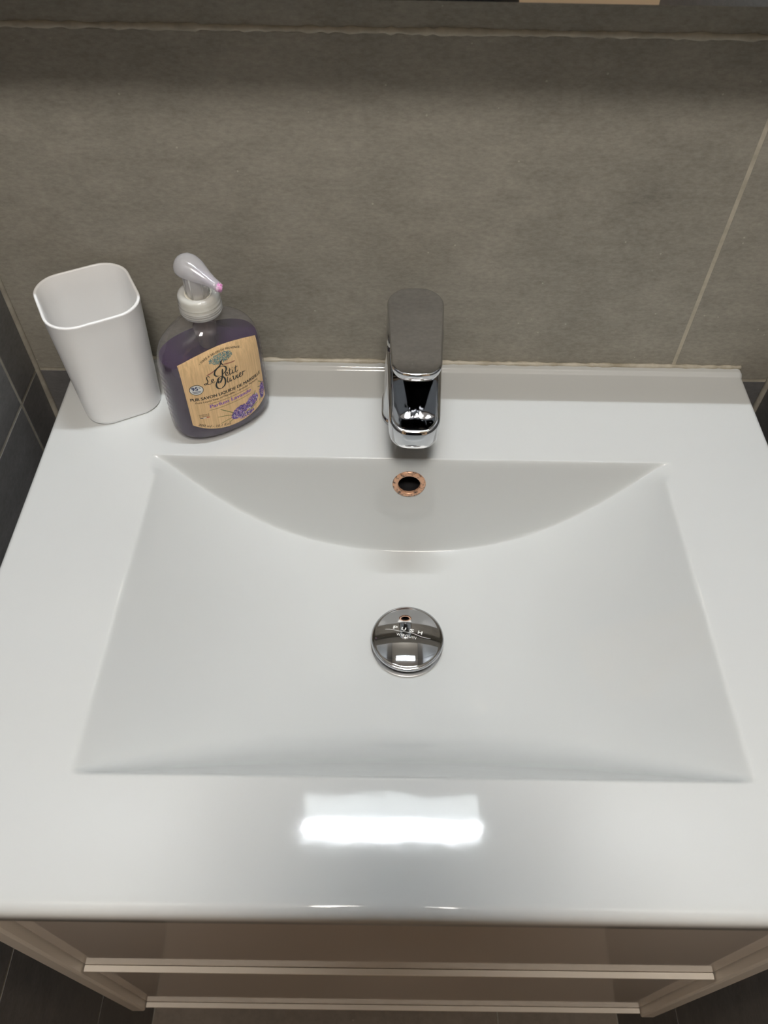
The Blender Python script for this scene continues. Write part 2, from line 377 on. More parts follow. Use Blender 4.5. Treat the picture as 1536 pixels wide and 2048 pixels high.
# ================================================================== WASHBASIN
W2, DEP = 0.300, 0.4547
def smax(a, b, k): h = np.maximum(k - np.abs(a - b), 0) / k; return np.maximum(a, b) + h * h * k * 0.25
def smin(a, b, k): return -smax(-a, -b, k)
TAN8 = math.tan(math.radians(8))
YB, YF, XBOWL, XC = -0.1160, -0.3762, 0.2040, 0.0006
DR_Y = -0.2205
def floor_depth(y):
    d = y - DR_Y; return 0.1175 - np.where(d > 0, 1.55, 1.15) * d * d
def basin_z(x, y):
    t = np.clip((y + 0.0108) / 0.0042, 0, 1); lip = 0.0030 * t * t * (3 - 2 * t)
    u = np.abs(x - XC) / (XBOWL + np.where(x < 0, 0.0060, 0.0025) * np.clip((YB - y) / 0.26, 0, 1))
    flo = -floor_depth(y) * (1 - u ** 2.45)
    back = (y - YB) / TAN8
    front = -(y - YF) * 1.95
    b1 = smax(flo, back, 0.010)
    bowl = smax(b1, front, 0.008 + 0.030 * np.clip(-b1 / 0.09, 0, 1))
    z = smin(lip, bowl, 0.0026 + 0.0085 * np.clip((y + 0.135) / 0.008, 0, 1))
    dx = W2 - np.abs(x); r = 0.004; e = np.clip(r - dx, 0, r); z = z - (r - np.sqrt(r * r - e * e))
    dy = y + DEP; r = 0.008; e = np.clip(r - dy, 0, r); z = z - (r - np.sqrt(r * r - e * e))
    dy = -y; r = 0.0015; e = np.clip(r - dy, 0, r); z = z - (r - np.sqrt(r * r - e * e))
    return z
def ramp(a, b, step): n = max(1, int(round(abs(b - a) / step))); return list(np.linspace(a, b, n + 1)[:-1])
edge = [0.0, 0.0002, 0.0006, 0.0012, 0.002, 0.003, 0.004]
gx = [-W2 + e for e in edge] + ramp(-0.2945, -0.215, 0.004) + ramp(-0.215, -0.195, 0.0008) + ramp(-0.195, -0.180, 0.0015) + ramp(-0.18, 0.18, 0.0028) + ramp(0.18, 0.195, 0.0015) + ramp(0.195, 0.215, 0.0008) + ramp(0.215, 0.2945, 0.004) + [W2 - e for e in reversed(edge)]
edgef = [0.0, 0.0002, 0.0007, 0.0015, 0.0026, 0.004, 0.006, 0.008]
gy = [-DEP + e for e in edgef] + ramp(-0.4445, -0.39, 0.004) + ramp(-0.39, -0.365, 0.0007) + ramp(-0.365, -0.32, 0.0014) + ramp(-0.32, -0.145, 0.003) + ramp(-0.145, -0.125, 0.00055) + ramp(-0.125, -0.113, 0.0003) + ramp(-0.113, -0.108, 0.0008) + ramp(-0.108, -0.05, 0.004) + ramp(-0.05, -0.0112, 0.004) + ramp(-0.0112, -0.0060, 0.0003) + [-0.0055, -0.004, -0.0015, -0.0009, -0.0004, 0.0]
gx, gy = np.array(gx), np.array(gy); XX, YY = np.meshgrid(gx, gy); ZZ = basin_z(XX, YY)
OV = Vector((0.0, YB + (-0.0262) * TAN8, -0.0262))          # centre of the overflow on the bowl's back wall
nx, ny = len(gx), len(gy)
V = [(XX[j, i], YY[j, i], ZZ[j, i]) for j in range(ny) for i in range(nx)]
F = []
for j in range(ny - 1):
    for i in range(nx - 1):
        cx, cy = (gx[i] + gx[i + 1]) / 2, (gy[j] + gy[j + 1]) / 2; cz = (ZZ[j, i] + ZZ[j + 1, i + 1]) / 2
        if abs(cy - OV.y) < 0.006 and math.hypot(cx - OV.x, (cz - OV.z) / math.cos(math.radians(8))) < 0.0098 and cz < -0.012: continue
        if math.hypot(cx - XC, cy - DR_Y) < 0.024: continue
        F.append((j * nx + i, j * nx + i + 1, (j + 1) * nx + i + 1, (j + 1) * nx + i))
# skirt: down the four sides, a little way in underneath
per = [(0, i) for i in range(nx)] + [(j, nx - 1) for j in range(1, ny)] + [(ny - 1, i) for i in range(nx - 2, -1, -1)] + [(j, 0) for j in range(ny - 2, 0, -1)]
base = [j * nx + i for j, i in per]; n = len(per)
for zz_, ins in ((-0.0165, 0.0), (-0.0185, 0.0015), (-0.0185, 0.022)):
    s0 = len(V)
    for j, i in per:
        x, y = gx[i], gy[j]
        V.append((math.copysign(min(abs(x), W2 - ins), x), max(min(y, -ins if ins > 0 else 0), -DEP + ins), zz_))
    for k in range(n):
        F.append((base[(k + 1) % n], base[k], s0 + k, s0 + (k + 1) % n))
    base = list(range(s0, s0 + n))
basin = thing('washbasin', (0, 0, -0.0185), 'white ceramic vanity washbasin with a curved rectangular bowl', 'washbasin')
obj('basin_body', V, F, ceramic, basin)
# overflow ring and its dark throat
MO = T(*OV) @ Matrix.Rotation(math.radians(90 - 8), 4, 'X')
ringp = [(0.0092, -0.0015), (0.0092, 0.0006), (0.0098, 0.0015), (0.0118, 0.0016), (0.0132, 0.0012), (0.0140, 0.0), (0.0140, -0.002)]
V, F = lathe(ringp, MO, 40, False, False); o = obj('overflow_ring', V, F, copper, basin); o['label'] = 'corroded copper coloured overflow ring'
V, F = lathe([(0.0094, -0.0008), (0.0094, -0.026)], MO, 32, False, True); obj('overflow_throat', V, F, black_void, basin)

# push drain cap
ZFL = float(basin_z(np.array(XC), np.array(DR_Y)))
drain = thing('drain_plug', (XC, DR_Y, ZFL), 'domed chrome push drain plug with lettering in the basin bowl', 'drain plug')
MD = T(XC, DR_Y, 0)
V, F = lathe([(0.0245, ZFL - 0.030), (0.0245, ZFL + 0.001), (0.0262, ZFL + 0.0014), (0.0300, ZFL + 0.0012), (0.0316, ZFL + 0.0004), (0.0316, ZFL - 0.003)], MD, 64, False, False)
obj('flange', V, F, chrome_dull, drain)
V, F = lathe([(0.0245, ZFL - 0.028), (0.010, ZFL - 0.028), (0.010, ZFL + 0.008)], MD, 32, True, True); obj('stem', V, F, chrome_dull, drain, smooth=True, angle=40)
RIM, ZR, HD = 0.0298, ZFL + 0.0116, 0.0038
RS = (RIM ** 2 + HD ** 2) / (2 * HD)
def dome_z(r): return ZR + HD - (RS - math.sqrt(RS * RS - r * r))
prof = [(0.010, ZR - 0.0040), (RIM - 0.002, ZR - 0.0040), (RIM + 0.0002, ZR - 0.0030), (RIM + 0.0008, ZR - 0.0012), (RIM + 0.0005, ZR - 0.0002), (RIM - 0.0006, ZR + 0.0006)]
prof += [(RIM * k, dome_z(RIM * k)) for k in (0.95, 0.9, 0.84, 0.77, 0.7, 0.6, 0.5, 0.4, 0.3, 0.2, 0.1, 0.03)]
V, F = lathe(prof, MD, 72, True, True); cap = obj('cap', V, F, chrome, drain)

# ------------------------------------------------------------------ flat lettering helpers
def text2d(body, size, bold=0.0, shear=0.0, spacing=1.0, xscale=1.0):
    cu = bpy.data.curves.new('t', 'FONT'); cu.body = body; cu.size = size; cu.offset = bold; cu.shear = shear; cu.space_character = spacing
    cu.resolution_u = 3; cu.fill_mode = 'FRONT'
    ob = bpy.data.objects.new('t', cu); COL.objects.link(ob)
    dg = bpy.context.evaluated_depsgraph_get(); me = ob.evaluated_get(dg).to_mesh()
    P = [(v.co.x * xscale, v.co.y) for v in me.vertices]; Fc = [tuple(p.vertices) for p in me.polygons]
    ob.evaluated_get(dg).to_mesh_clear(); bpy.data.objects.remove(ob, do_unlink=True); bpy.data.curves.remove(cu)
    return P, Fc
def fit(P, x0, x1, y0=None):
    xs = [p[0] for p in P]; k = (x1 - x0) / (max(xs) - min(xs)); m = min(xs)
    return [((p[0] - m) * k + x0, p[1] * k + (y0 or 0)) for p in P]
def fit_h(P, x0, x1, y0, h):
    """stretch to a width and a cap height"""
    xs = [p[0] for p in P]; ys = [p[1] for p in P]; kx = (x1 - x0) / (max(xs) - min(xs)); ky = h / max(ys); m = min(xs)
    return [((p[0] - m) * kx + x0, p[1] * ky + y0) for p in P]
def stroke(pts, w0, w1=None, n=6, swell=None):
    """smooth ribbon through points; widths taper at both ends"""
    P = [np.array(p, float) for p in pts]; C = []
    for i in range(len(P) - 1):
        a, b, c, d = P[max(i - 1, 0)], P[i], P[i + 1], P[min(i + 2, len(P) - 1)]
        for k in range(n):
            t = k / n; C.append(0.5 * ((2 * b) + (-a + c) * t + (2 * a - 5 * b + 4 * c - d) * t * t + (-a + 3 * b - 3 * c + d) * t ** 3))
    C.append(P[-1]); C = np.array(C); tg = np.gradient(C, axis=0); tg /= (np.linalg.norm(tg, axis=1)[:, None] + 1e-9)
    nr = np.stack([-tg[:, 1], tg[:, 0]], 1); m = len(C); w1 = w0 if w1 is None else w1
    wd = []
    for i in range(m):
        s = i / (m - 1); v = w0 + (w1 - w0) * (abs(tg[i, 1]))       # thicker on down strokes, like a pen
        wd.append(v * min(1, 0.35 + 6 * s) * min(1, 0.35 + 6 * (1 - s)) / 2)
    wd = np.array(wd)[:, None]; L = C + nr * wd; R = C - nr * wd
    V = [tuple(p) for p in L] + [tuple(p) for p in R]
    return V, [(i, i + 1, m + i + 1, m + i) for i in range(m - 1)]
class Print:
    def __init__(s): s.P = []; s.F = []
    def add(s, PF):
        n = len(s.P); s.P += list(PF[0]); s.F += [tuple(i + n for i in f) for f in PF[1]]; return s

# lettering on the plug
pr = Print(); ang = math.radians(-13)
def rot(P, a, ox=0, oy=0): return [(ox + p[0] * math.cos(a) - p[1] * math.sin(a), oy + p[0] * math.sin(a) + p[1] * math.cos(a)) for p in P]
for ch, cx in zip('PUSH', (-9.6, -3.0, 3.4, 10.0)):
    P, Fc = text2d(ch, 1, bold=0.03); P = fit_h(P, cx * 1.08 - 1.9, cx * 1.08 + 1.9, 0, 3.0); pr.add((rot(P, ang, -0.3, 4.2), Fc))
P, Fc = text2d('WIRQUIN', 1, spacing=1.15); P = fit_h(P, -8.4, 8.4, 0, 2.4); pr.add((rot(P, ang, -1.4, -1.6), Fc))
V2, F2 = stroke([(-19.5, 0.0), (-14, 0.6), (-8, 0.3), (-2, 0.6), (3, 0.9), (8, 0.2), (13, -0.5), (19.5, 0.2)], 0.34); pr.add((rot(V2, ang, 0.2, 2.3), F2))
V = [(XC + x / 1000, DR_Y + y / 1000, dome_z(math.hypot(x, y) / 1000) + 0.00012) for x, y in pr.P]
obj('plug_lettering', V, pr.F, INK['silver'], cap, smooth=False)

# ================================================================== MIXER TAP
tap = thing('mixer_tap', (0.0005, -0.055, 0.0), 'chrome single lever mixer tap standing behind the bowl', 'tap')
TX = 0.0008
def stack(outline, levels):
    """levels: (inset, z) or (inset, z-function of (x, y))"""
    rings = []
    for ins, z in levels:
        P = offset_poly(outline, ins); rings.append([(x + TX, y, z(x, y) if callable(z) else z) for x, y in P])
    return rings
col = tapered_outline(-0.0800, -0.0310, 0.0228, 0.0228, 0.015, 0.018, bulge_front=0.001, bulge_back=0.002)
V, F = loft(stack(col, [(-0.0018, 0.0002), (-0.0018, 0.003), (-0.0008, 0.0036), (0, 0.006), (0.0002, 0.04), (0.0004, 0.079), (0.0012, 0.081), (0.004, 0.0815)]))
obj('body', V, F, chrome, tap, smooth=True, angle=50)
# spout with a sunken panel in its top
zt = lambda y: 0.0800 + (y + 0.060) * 0.255          # top falls towards the tip
zbm = lambda y: 0.0440 + (y + 0.060) * 0.05
so = tapered_outline(-0.1400, -0.0400, 0.0192, 0.0222, 0.0115, 0.010, bulge_front=0.0035)
lv = [(0.006, lambda x, y: zbm(y) - 0.001), (0.0025, lambda x, y: zbm(y)), (0.0006, lambda x, y: zbm(y) + 0.0025), (0.0, lambda x, y: zbm(y) + 0.006),
      (0.0, lambda x, y: zt(y) - 0.0030), (0.0003, lambda x, y: zt(y) - 0.0016), (0.0012, lambda x, y: zt(y) - 0.0004), (0.0022, lambda x, y: zt(y)),
      (0.0030, lambda x, y: zt(y) - 0.0001), (0.0035, lambda x, y: zt(y) - 0.0004)] + [(0.0035 + 0.0005 * k, (lambda q: (lambda x, y: zt(y) - 0.0004 - 0.0026 * (1 - (1 - q) ** 2)))(k / 28)) for k in range(1, 28, 3)]
V, F = loft(stack(so, lv)); obj('spout', V, F, chrome, tap, smooth=True, angle=60)
MA = T(TX, -0.127, 0.0) @ Matrix.Rotation(math.radians(12), 4, 'X')
za = zbm(-0.127)
V, F = lathe([(0.0075, -0.0002), (0.0115, 0.0), (0.0122, 0.002), (0.0122, 0.008)], T(TX, -0.1245, za - 0.0035), 40); obj('aerator', V, F, chrome, tap, smooth=True, angle=50)
mb = MB(); mb.box(TX - 0.0020, TX + 0.0020, -0.1380, -0.1364, za - 0.0022, za - 0.0006); mb.build('aerator_slot', black_void, tap)
# lever: hub below, flat rounded plate on top
zl = lambda y: 0.1045 + (y + 0.031) * 0.05
hub = tapered_outline(-0.0830, -0.0315, 0.0222, 0.0222, 0.013, 0.017, bulge_back=0.002)
V, F = loft(stack(hub, [(0.004, 0.0816), (0.0012, 0.0822), (0.0002, 0.084), (0.0, 0.088), (0.0006, 0.094), (0.0022, lambda x, y: zl(y) - 0.006)]))
lever = obj('lever', *loft(stack(tapered_outline(-0.1215, -0.0330, 0.0184, 0.0219, 0.0085, 0.0165, bulge_front=0.0042, bulge_back=0.0025),
    [(0.006, lambda x, y: zl(y) - 0.0105), (0.0022, lambda x, y: zl(y) - 0.0085), (0.0007, lambda x, y: zl(y) - 0.005), (0.0, lambda x, y: zl(y) - 0.0018), (0.0003, lambda x, y: zl(y) - 0.0006), (0.0010, lambda x, y: zl(y) - 0.00008), (0.0013, lambda x, y: zl(y)), (0.0016, lambda x, y: zl(y)), (0.006, lambda x, y: zl(y))])), chrome, tap, smooth=True, angle=60)
obj('lever_hub', V, F, chrome, tap, smooth=True, angle=50)

# ================================================================== TUMBLER
def rounded_square(s, r, n=10):
    pts = []
    for k, (cx, cy) in enumerate([(1, 1), (-1, 1), (-1, -1), (1, -1)]):
        for i in range(n + 1):
            a = math.pi / 2 * k + math.pi / 2 * i / n; pts.append((cx * (s - r) + r * math.cos(a), cy * (s - r) + r * math.sin(a)))
    return pts
CUPC, CUPA = (-0.2502, -0.0468), 0.4806
def cup_ring(s, z, r=None):
    r = 0.022 * s / 0.0364 if r is None else r
    return [(CUPC[0] + x * math.cos(CUPA) - y * math.sin(CUPA), CUPC[1] + x * math.sin(CUPA) + y * math.cos(CUPA), z) for x, y in rounded_square(s, r)]
sz = lambda z: 0.0316 + (0.0364 - 0.0316) * z / 0.1052
lev = [(0.0290, 0.0), (0.0306, 0.0004), (0.0314, 0.0016)] + [(sz(z), z) for z in (0.004, 0.03, 0.06, 0.09, 0.1035)] + [(sz(0.1052) + 0.0001, 0.1046), (sz(0.1052) - 0.0005, 0.1052), (sz(0.1052) - 0.0017, 0.1051), (sz(0.1052) - 0.0022, 0.1043)] + [(sz(z) - 0.0023, z) for z in (0.09, 0.06, 0.03, 0.008)] + [(0.027, 0.0042), (0.020, 0.003)]
V, F = loft([cup_ring(s, z) for s, z in lev]); o = obj('tumbler', V, F, cup_m, origin=(CUPC[0], CUPC[1], 0), smooth=True)
tag(o, 'empty white plastic tumbler with rounded square rim beside the soap bottle', 'tumbler')

# ================================================================== SOAP BOTTLE
BC, BA, A0, B0, BN = (-0.1589, -0.0675), 0.602, 0.0422, 0.0267, 2.286
BPZ = [0, .0015, .004, .007, .012, .04, .070, .078, .084, .089, .094, .098, .1015, .104, .112]
BKA = [.86, .93, .97, .992, 1, 1, .985, .955, .905, .83, .70, .55, .40, .315, .30]
BKB = [.80, .88, .95, .985, 1, .99, .965, .940, .905, .86, .78, .68, .56, .50, .475]
def bsec(z): return A0 * float(np.interp(z, BPZ, BKA)), B0 * float(np.interp(z, BPZ, BKB))
def bworld(x, y, z): return (BC[0] + x * math.cos(BA) - y * math.sin(BA), BC[1] + x * math.sin(BA) + y * math.cos(BA), z)
def bring(z, ins=0.0, n=72):
    a, b = bsec(z); a -= ins; b -= ins; k = BN - 0.286 * max(0, min(1, (z - 0.085) / 0.017)); out = []
    for i in range(n):
        t = 2 * math.pi * i / n; c, s = math.cos(t), math.sin(t)
        out.append(bworld(a * math.copysign(abs(c) ** (2 / k), c), b * math.copysign(abs(s) ** (2 / k), s), z))
    return out
def spline_z(zs, m=4):
    out = []
    for a, b in zip(zs[:-1], zs[1:]):
        out += list(np.linspace(a, b, m + 1)[:-1])
    return out + [zs[-1]]
bottle = thing('soap_bottle', (BC[0], BC[1], 0.0), 'clear pump bottle of purple lavender soap with kraft label', 'soap bottle')
V, F = loft([bring(z) for z in spline_z(BPZ, 3)], True, False)
obj('bottle_shell', V, F, shell_m, bottle)
LEV = 0.0765
V, F = loft([bring(z, 0.0013) for z in [0.0035, 0.005, 0.007, 0.012, 0.02, 0.03, 0.04, 0.05, 0.06, 0.07, LEV]])
obj('liquid_soap', V, F, liquid_m, bottle, smooth=True, angle=50)
# pump parts
MBt = T(BC[0], BC[1], 0)
cprof = [(0.0142, 0.1085), (0.0150, 0.1082), (0.0155, 0.1090), (0.0156, 0.1150), (0.0152, 0.1156), (0.0152, 0.1163), (0.0156, 0.1169), (0.0156, 0.1180), (0.0151, 0.1188), (0.0153, 0.1200), (0.0152, 0.1228), (0.0145, 0.1243), (0.0128, 0.1250), (0.0108, 0.1246), (0.0098, 0.1236)]
V, F = lathe(cprof, MBt, 56, False, False); colr = obj('pump_collar', V, F, frost_m, bottle, smooth=True, angle=60)
colr['label'] = 'milky ribbed screw collar'
for zz_ in (0.1105, 0.1125, 0.1142):
    V, F = lathe([(0.0155, zz_ - 0.0004), (0.01595, zz_), (0.0155, zz_ + 0.0004)], MBt, 56, False, False); obj('collar_rib', V, F, frost_m, colr)
V, F = lathe([(0.0137, 0.1120), (0.0137, 0.1215), (0.0125, 0.1228), (0.006, 0.1230)], MBt, 40, True, True); obj('gasket', V, F, cream_gasket, bottle, smooth=True, angle=50)
V, F = lathe([(0.0086, 0.1225), (0.0083, 0.128), (0.0080, 0.136), (0.0080, 0.142)], MBt, 36, True, False); stem = obj('pump_stem', V, F, frost_clear, bottle)
for k in range(6):
    a = k * math.pi / 3 + 0.2; x, y = BC[0] + 0.0083 * math.cos(a), BC[1] + 0.0083 * math.sin(a)
    V, F = lathe([(0.0007, 0.1232), (0.0007, 0.1400)], T(x, y, 0), 6); obj('stem_rib', V, F, frost_m, stem)
V, F = lathe([(0.0034, 0.1225), (0.0034, 0.143)], MBt, 16); obj('pump_rod', V, F, frost_m, bottle)
DN = Vector((0.85, -0.527, 0)); DS = Vector((0.527, 0.85, 0))
hs = [(-0.0148, 0.1405, 0.0012), (-0.0142, 0.1407, 0.0040), (-0.0125, 0.1415, 0.0070), (-0.0095, 0.1425, 0.0092), (-0.0055, 0.1432, 0.0102), (-0.001, 0.1432, 0.0100), (0.0035, 0.1425, 0.0088), (0.008, 0.1412, 0.0070), (0.0125, 0.1398, 0.0054), (0.017, 0.1384, 0.0044), (0.0205, 0.1374, 0.0039), (0.0222, 0.1369, 0.0037)]
rings = []
for r, z, rad in hs:
    c = Vector((BC[0], BC[1], z)) + DN * r; ring = []
    for i in range(28):
        t = 2 * math.pi * i / 28; ry, rz = math.cos(t) * rad, math.sin(t) * rad
        if rz < 0: rz *= 0.80
        ring.append(tuple(c + DS * ry + Vector((0, 0, 1)) * rz * 0.92 + DN * (-rz * 0.20)))
    rings.append(ring)
V, F = loft(rings); head = obj('pump_head', V, F, frost_clear, bottle)
rings = []
for r, z, rad in [(0.002, 0.1430, 0.0035), (0.010, 0.1408, 0.0033), (0.017, 0.1386, 0.0030), (0.0216, 0.1372, 0.0028)]:
    c = Vector((BC[0], BC[1], z)) + DN * r; rings.append([tuple(c + DS * math.cos(2 * math.pi * i / 16) * rad + Vector((0, 0, 1)) * math.sin(2 * math.pi * i / 16) * rad) for i in range(16)])
V, F = loft(rings); o = obj('nozzle_tube', V, F, frosted('lilac_tint_plastic', (0.80, 0.74, 0.86), 0.3), head)
# dried soap at the nozzle tip
bm = bmesh.new(); bmesh.ops.create_icosphere(bm, subdivisions=3, radius=0.0031); rs = random.Random(11)
tipc = Vector((BC[0], BC[1], 0.1366)) + DN * 0.0220
for v in bm.verts:
    n_ = v.co.normalized(); k = 1 + 0.35 * math.sin(n_.x * 9 + 1) * math.sin(n_.y * 8) + 0.18 * (rs.random() - 0.5)
    v.co = tipc + Vector((v.co.x * k * 0.9, v.co.y * k * 0.9, v.co.z * k * 0.95))
bm.verts.index_update(); V = [tuple(v.co) for v in bm.verts]; F = [[v.index for v in f.verts] for f in bm.faces]; bm.free()
o = obj('soap_residue', V, F, soap_pink, head); o['label'] = 'pink dried soap on the nozzle tip'
V, F = lathe([(0.0070, 0.112), (0.0072, 0.098), (0.0088, 0.0955), (0.0088, 0.089), (0.0072, 0.086), (0.0068, 0.079), (0.005, 0.074), (0.004, 0.072)], MBt, 28, True, True)
obj('pump_cylinder', V, F, frosted('smoky_tube_plastic', (0.55, 0.50, 0.55), 0.45), bottle)
V, F = lathe([(0.0022, 0.073), (0.0022, 0.006)], MBt, 12); obj('dip_tube', V, F, frost_m, bottle)
# moulded grip ridges down the two narrow sides
for sgn in (-1, 1):
    for k in range(9):
        z = 0.022 + k * 0.0055; a, b = bsec(z); c = Vector(bworld(sgn * (a - 0.0004), 0, z))
        q = Vector((math.cos(BA), math.sin(BA), 0)); p = Vector((-math.sin(BA), math.cos(BA), 0)); rings = []
        for i in range(9):
            t = -1 + 2 * i / 8; cc = Vector(bworld(sgn * a * (1 - abs(t * 0.0045 / b) ** BN) ** (1 / BN), t * 0.0045, z)); rad = 0.0007 * math.sqrt(max(0.04, 1 - t * t))
            rings.append([tuple(cc + q * math.cos(u) * rad + Vector((0, 0, 1)) * math.sin(u) * rad) for u in [2 * math.pi * j / 6 for j in range(6)]])
        V, F = loft(rings); obj('grip_ridge', V, F, shell_m, bottle)
# ---- label
_X = np.linspace(-0.9999 * A0, 0.9999 * A0, 6001); _Y = -B0 * (1 - (np.abs(_X) / A0) ** BN) ** (1 / BN)
_S = np.concatenate([[0], np.cumsum(np.hypot(np.diff(_X), np.diff(_Y)))]); _S -= _S[3000]
def on_label(s, z, lift):
    """s, z in millimetres on the unrolled front of the bottle"""
    s, z = s / 1000, z / 1000; X = float(np.interp(s, _S, _X)); a, b = bsec(z); lift += 0.00015; a += lift; b += lift
    q = max(0.0, 1 - (abs(X) / a) ** BN); return bworld(X, -b * q ** (1 / BN), z)
top = lambda s: 90.6 - 9.6 * (abs(s) / 34.3) ** 2
bot = lambda s: 12.0 + 9.2 * (abs(s) / 34.3) ** 2
NS, NZ = 56, 26; V = []; F = []
for j in range(NZ + 1):
    for i in range(NS + 1):
        s = -34.3 + 68.6 * i / NS; k = j / NZ; V.append(on_label(s, bot(s) + (top(s) - bot(s)) * k, 0.00025))
F = [(j * (NS + 1) + i, j * (NS + 1) + i + 1, (j + 1) * (NS + 1) + i + 1, (j + 1) * (NS + 1) + i) for j in range(NZ) for i in range(NS)]
label = obj('label', V, F, paper_m, bottle); label['label'] = 'kraft paper label printed with lavender'
PR = {}
def ink(c): return PR.setdefault(c, Print())
def put(c, PF): ink(c).add(PF)
# bent line of text along an arc: baseline height as a function of s
def arc_text(c, body, s0, s1, h, basef, fat=0.0, **k):
    P, Fc = text2d(body, 1, **k); P = fit_h(P, s0, s1, 0, h)
    out = []
    for x, y in P:
        sl = (basef(x + .05) - basef(x - .05)) / .1; L = math.hypot(1, sl); out.append((x - sl / L * y, basef(x) + y / L))
    for dx in ((0.0,) if fat == 0 else (-fat, 0.0, fat)): put(c, ([(x + dx, y) for x, y in out], Fc))
arc_text('k_origin', '- CRÉÉ À SALON DE PROVENCE -', -18.0, 16.8, 1.9, lambda s: 86.0 - 5.6 * (s / 18) ** 2, spacing=1.1, fat=0.06)
arc_text('k_product', 'PUR SAVON LIQUIDE DE MARSEILLE', -31.3, 31.3, 2.9, lambda s: 47.0, fat=0.13)
arc_text('brown', 'Pure Liquid Soap of Marseille - Lavender Perfume', -28.0, 27.0, 1.7, lambda s: 43.9, fat=0.05)
arc_text('purple', 'Parfum Lavande', -17.6, 18.6, 3.4, lambda s: 37.2, fat=0.15)
arc_text('k_volume', '300 ml - 10.1 fl.oz', -30.2, -3.8, 2.5, lambda s: bot(s) + 1.6, shear=0.15)
for z in (41.6, 35.0): put('olive', stroke([(-19.3, z), (-10, z), (0, z), (10, z), (19.3, z)], 0.4))
# round "95 %" seal
cx, cz = -25.0, 57.8
def disc(rx, rz, n=36): return [(cx, cz)] + [(cx + rx * math.cos(2 * math.pi * i / n), cz + rz * math.sin(2 * math.pi * i / n)) for i in range(n)], [(0, 1 + i, 1 + (i + 1) % n) for i in range(n)]
put('seal_back', disc(5.5, 5.0)); put('seal', disc(5.0, 4.5))
for body, x0, x1, y0, h, b in (('95', -28.6, -23.6, 57.5, 3.6, 0.03), ('%', -23.2, -21.4, 58.8, 1.7, 0.0)):
    P, Fc = text2d(body, 1, bold=b); put('navyt', (fit_h(P, x0, x1, y0, h), Fc))
for y0, wd in ((56.2, 3.4), (55.0, 2.9)):
    put('navyt', stroke([(-25 - wd, y0), (-25, y0), (-25 + wd, y0)], 0.5))
# made-in mark with a tricolour bar
P, Fc = text2d('FABRIQUÉ', 1); put('k_made', (fit_h(P, -27.6, -19.6, 31.2, 1.3), Fc))
P, Fc = text2d('EN FRANCE', 1); put('k_made', (fit_h(P, -27.4, -19.8, 29.4, 1.3), Fc))
for c, x0, x1 in (('flag_blue', -27.3, -24.8), ('flag_white', -24.8, -22.2), ('flag_red', -22.2, -19.6)):
    put(c, ([(x0, 28.0), (x1, 28.0), (x1, 28.7), (x0, 28.7)], [(0, 1, 2, 3)]))
# script name
B, Th = 0.28, 0.62
script = [
 [(-12.9, 67.0), (-13.9, 68.6), (-15.2, 68.2), (-15.4, 66.0), (-15.0, 64.2), (-15.7, 62.4), (-17.3, 61.2), (-18.0, 62.0), (-17.0, 62.5), (-15.2, 61.3), (-13.4, 60.9), (-12.4, 61.8)],
 [(-12.4, 62.5), (-11.1, 63.1), (-10.6, 64.3), (-11.4, 64.8), (-12.2, 63.5), (-11.9, 61.8), (-10.9, 61.3), (-9.4, 62.2)],
 [(-2.0, 71.2), (-2.4, 68.5), (-3.0, 65.0), (-4.2, 61.5), (-5.8, 59.2), (-7.2, 59.6), (-6.8, 61.0)],
 [(-5.0, 66.0), (-7.4, 66.2), (-8.9, 68.2), (-8.2, 71.0), (-5.4, 73.2), (-2.0, 73.6), (0.7, 72.0), (0.9, 69.2), (-0.8, 67.0), (-2.8, 66.2)],
 [(-0.6, 64.2), (0.9, 64.7), (1.4, 66.0), (0.5, 66.6), (-0.4, 65.2), (0.0, 63.4), (1.2, 63.0), (2.6, 64.2)],
 [(3.9, 69.4), (3.3, 66.4), (3.0, 63.8), (3.7, 63.0), (5.0, 64.2)], [(2.2, 67.2), (3.6, 67.4), (5.0, 67.3)],
 [(5.9, 66.6), (5.4, 64.2), (6.0, 63.0), (7.2, 64.2)],
 [(9.2, 69.4), (8.4, 66.4), (8.0, 63.8), (8.9, 63.0), (10.4, 64.2)], [(7.2, 67.2), (9.0, 67.4), (10.8, 67.6)],
 [(-4.6, 63.2), (-7.6, 61.6), (-9.3, 58.2), (-8.6, 54.8), (-5.8, 53.4), (-2.6, 55.4), (-1.4, 59.4), (-2.2, 63.0), (-4.8, 64.6), (-7.2, 63.0), (-7.0, 60.8), (-5.4, 60.4), (-4.8, 61.6)],
 [(0.9, 62.0), (0.2, 59.4), (0.0, 57.2), (0.8, 56.5), (1.8, 57.6)],
 [(2.7, 60.2), (2.2, 57.6), (2.9, 56.5), (4.0, 57.8)],
 [(4.5, 60.0), (5.4, 60.4), (5.4, 57.8), (6.2, 56.5), (7.6, 58.4), (7.8, 60.2)],
 [(9.0, 60.2), (8.5, 57.6), (9.2, 56.5), (10.2, 57.6)],
 [(10.4, 57.8), (11.8, 58.4), (12.4, 59.8), (11.5, 60.4), (10.6, 58.8), (10.9, 57.0), (12.0, 56.5), (13.4, 57.6)],
 [(13.6, 56.5), (14.1, 59.8), (14.4, 60.4), (15.4, 59.6), (16.8, 60.0)]]
for k, st in enumerate(script):
    heavy = k in (2, 3, 10); put('k_name', stroke(st, 0.42 if heavy else 0.36, 1.35 if heavy else 0.80))
for x, z in ((5.9, 68.6), (2.8, 62.0), (9.1, 62.0)): put('k_name', ([(x - .35, z), (x, z - .35), (x + .35, z), (x, z + .35)], [(0, 1, 2, 3)]))
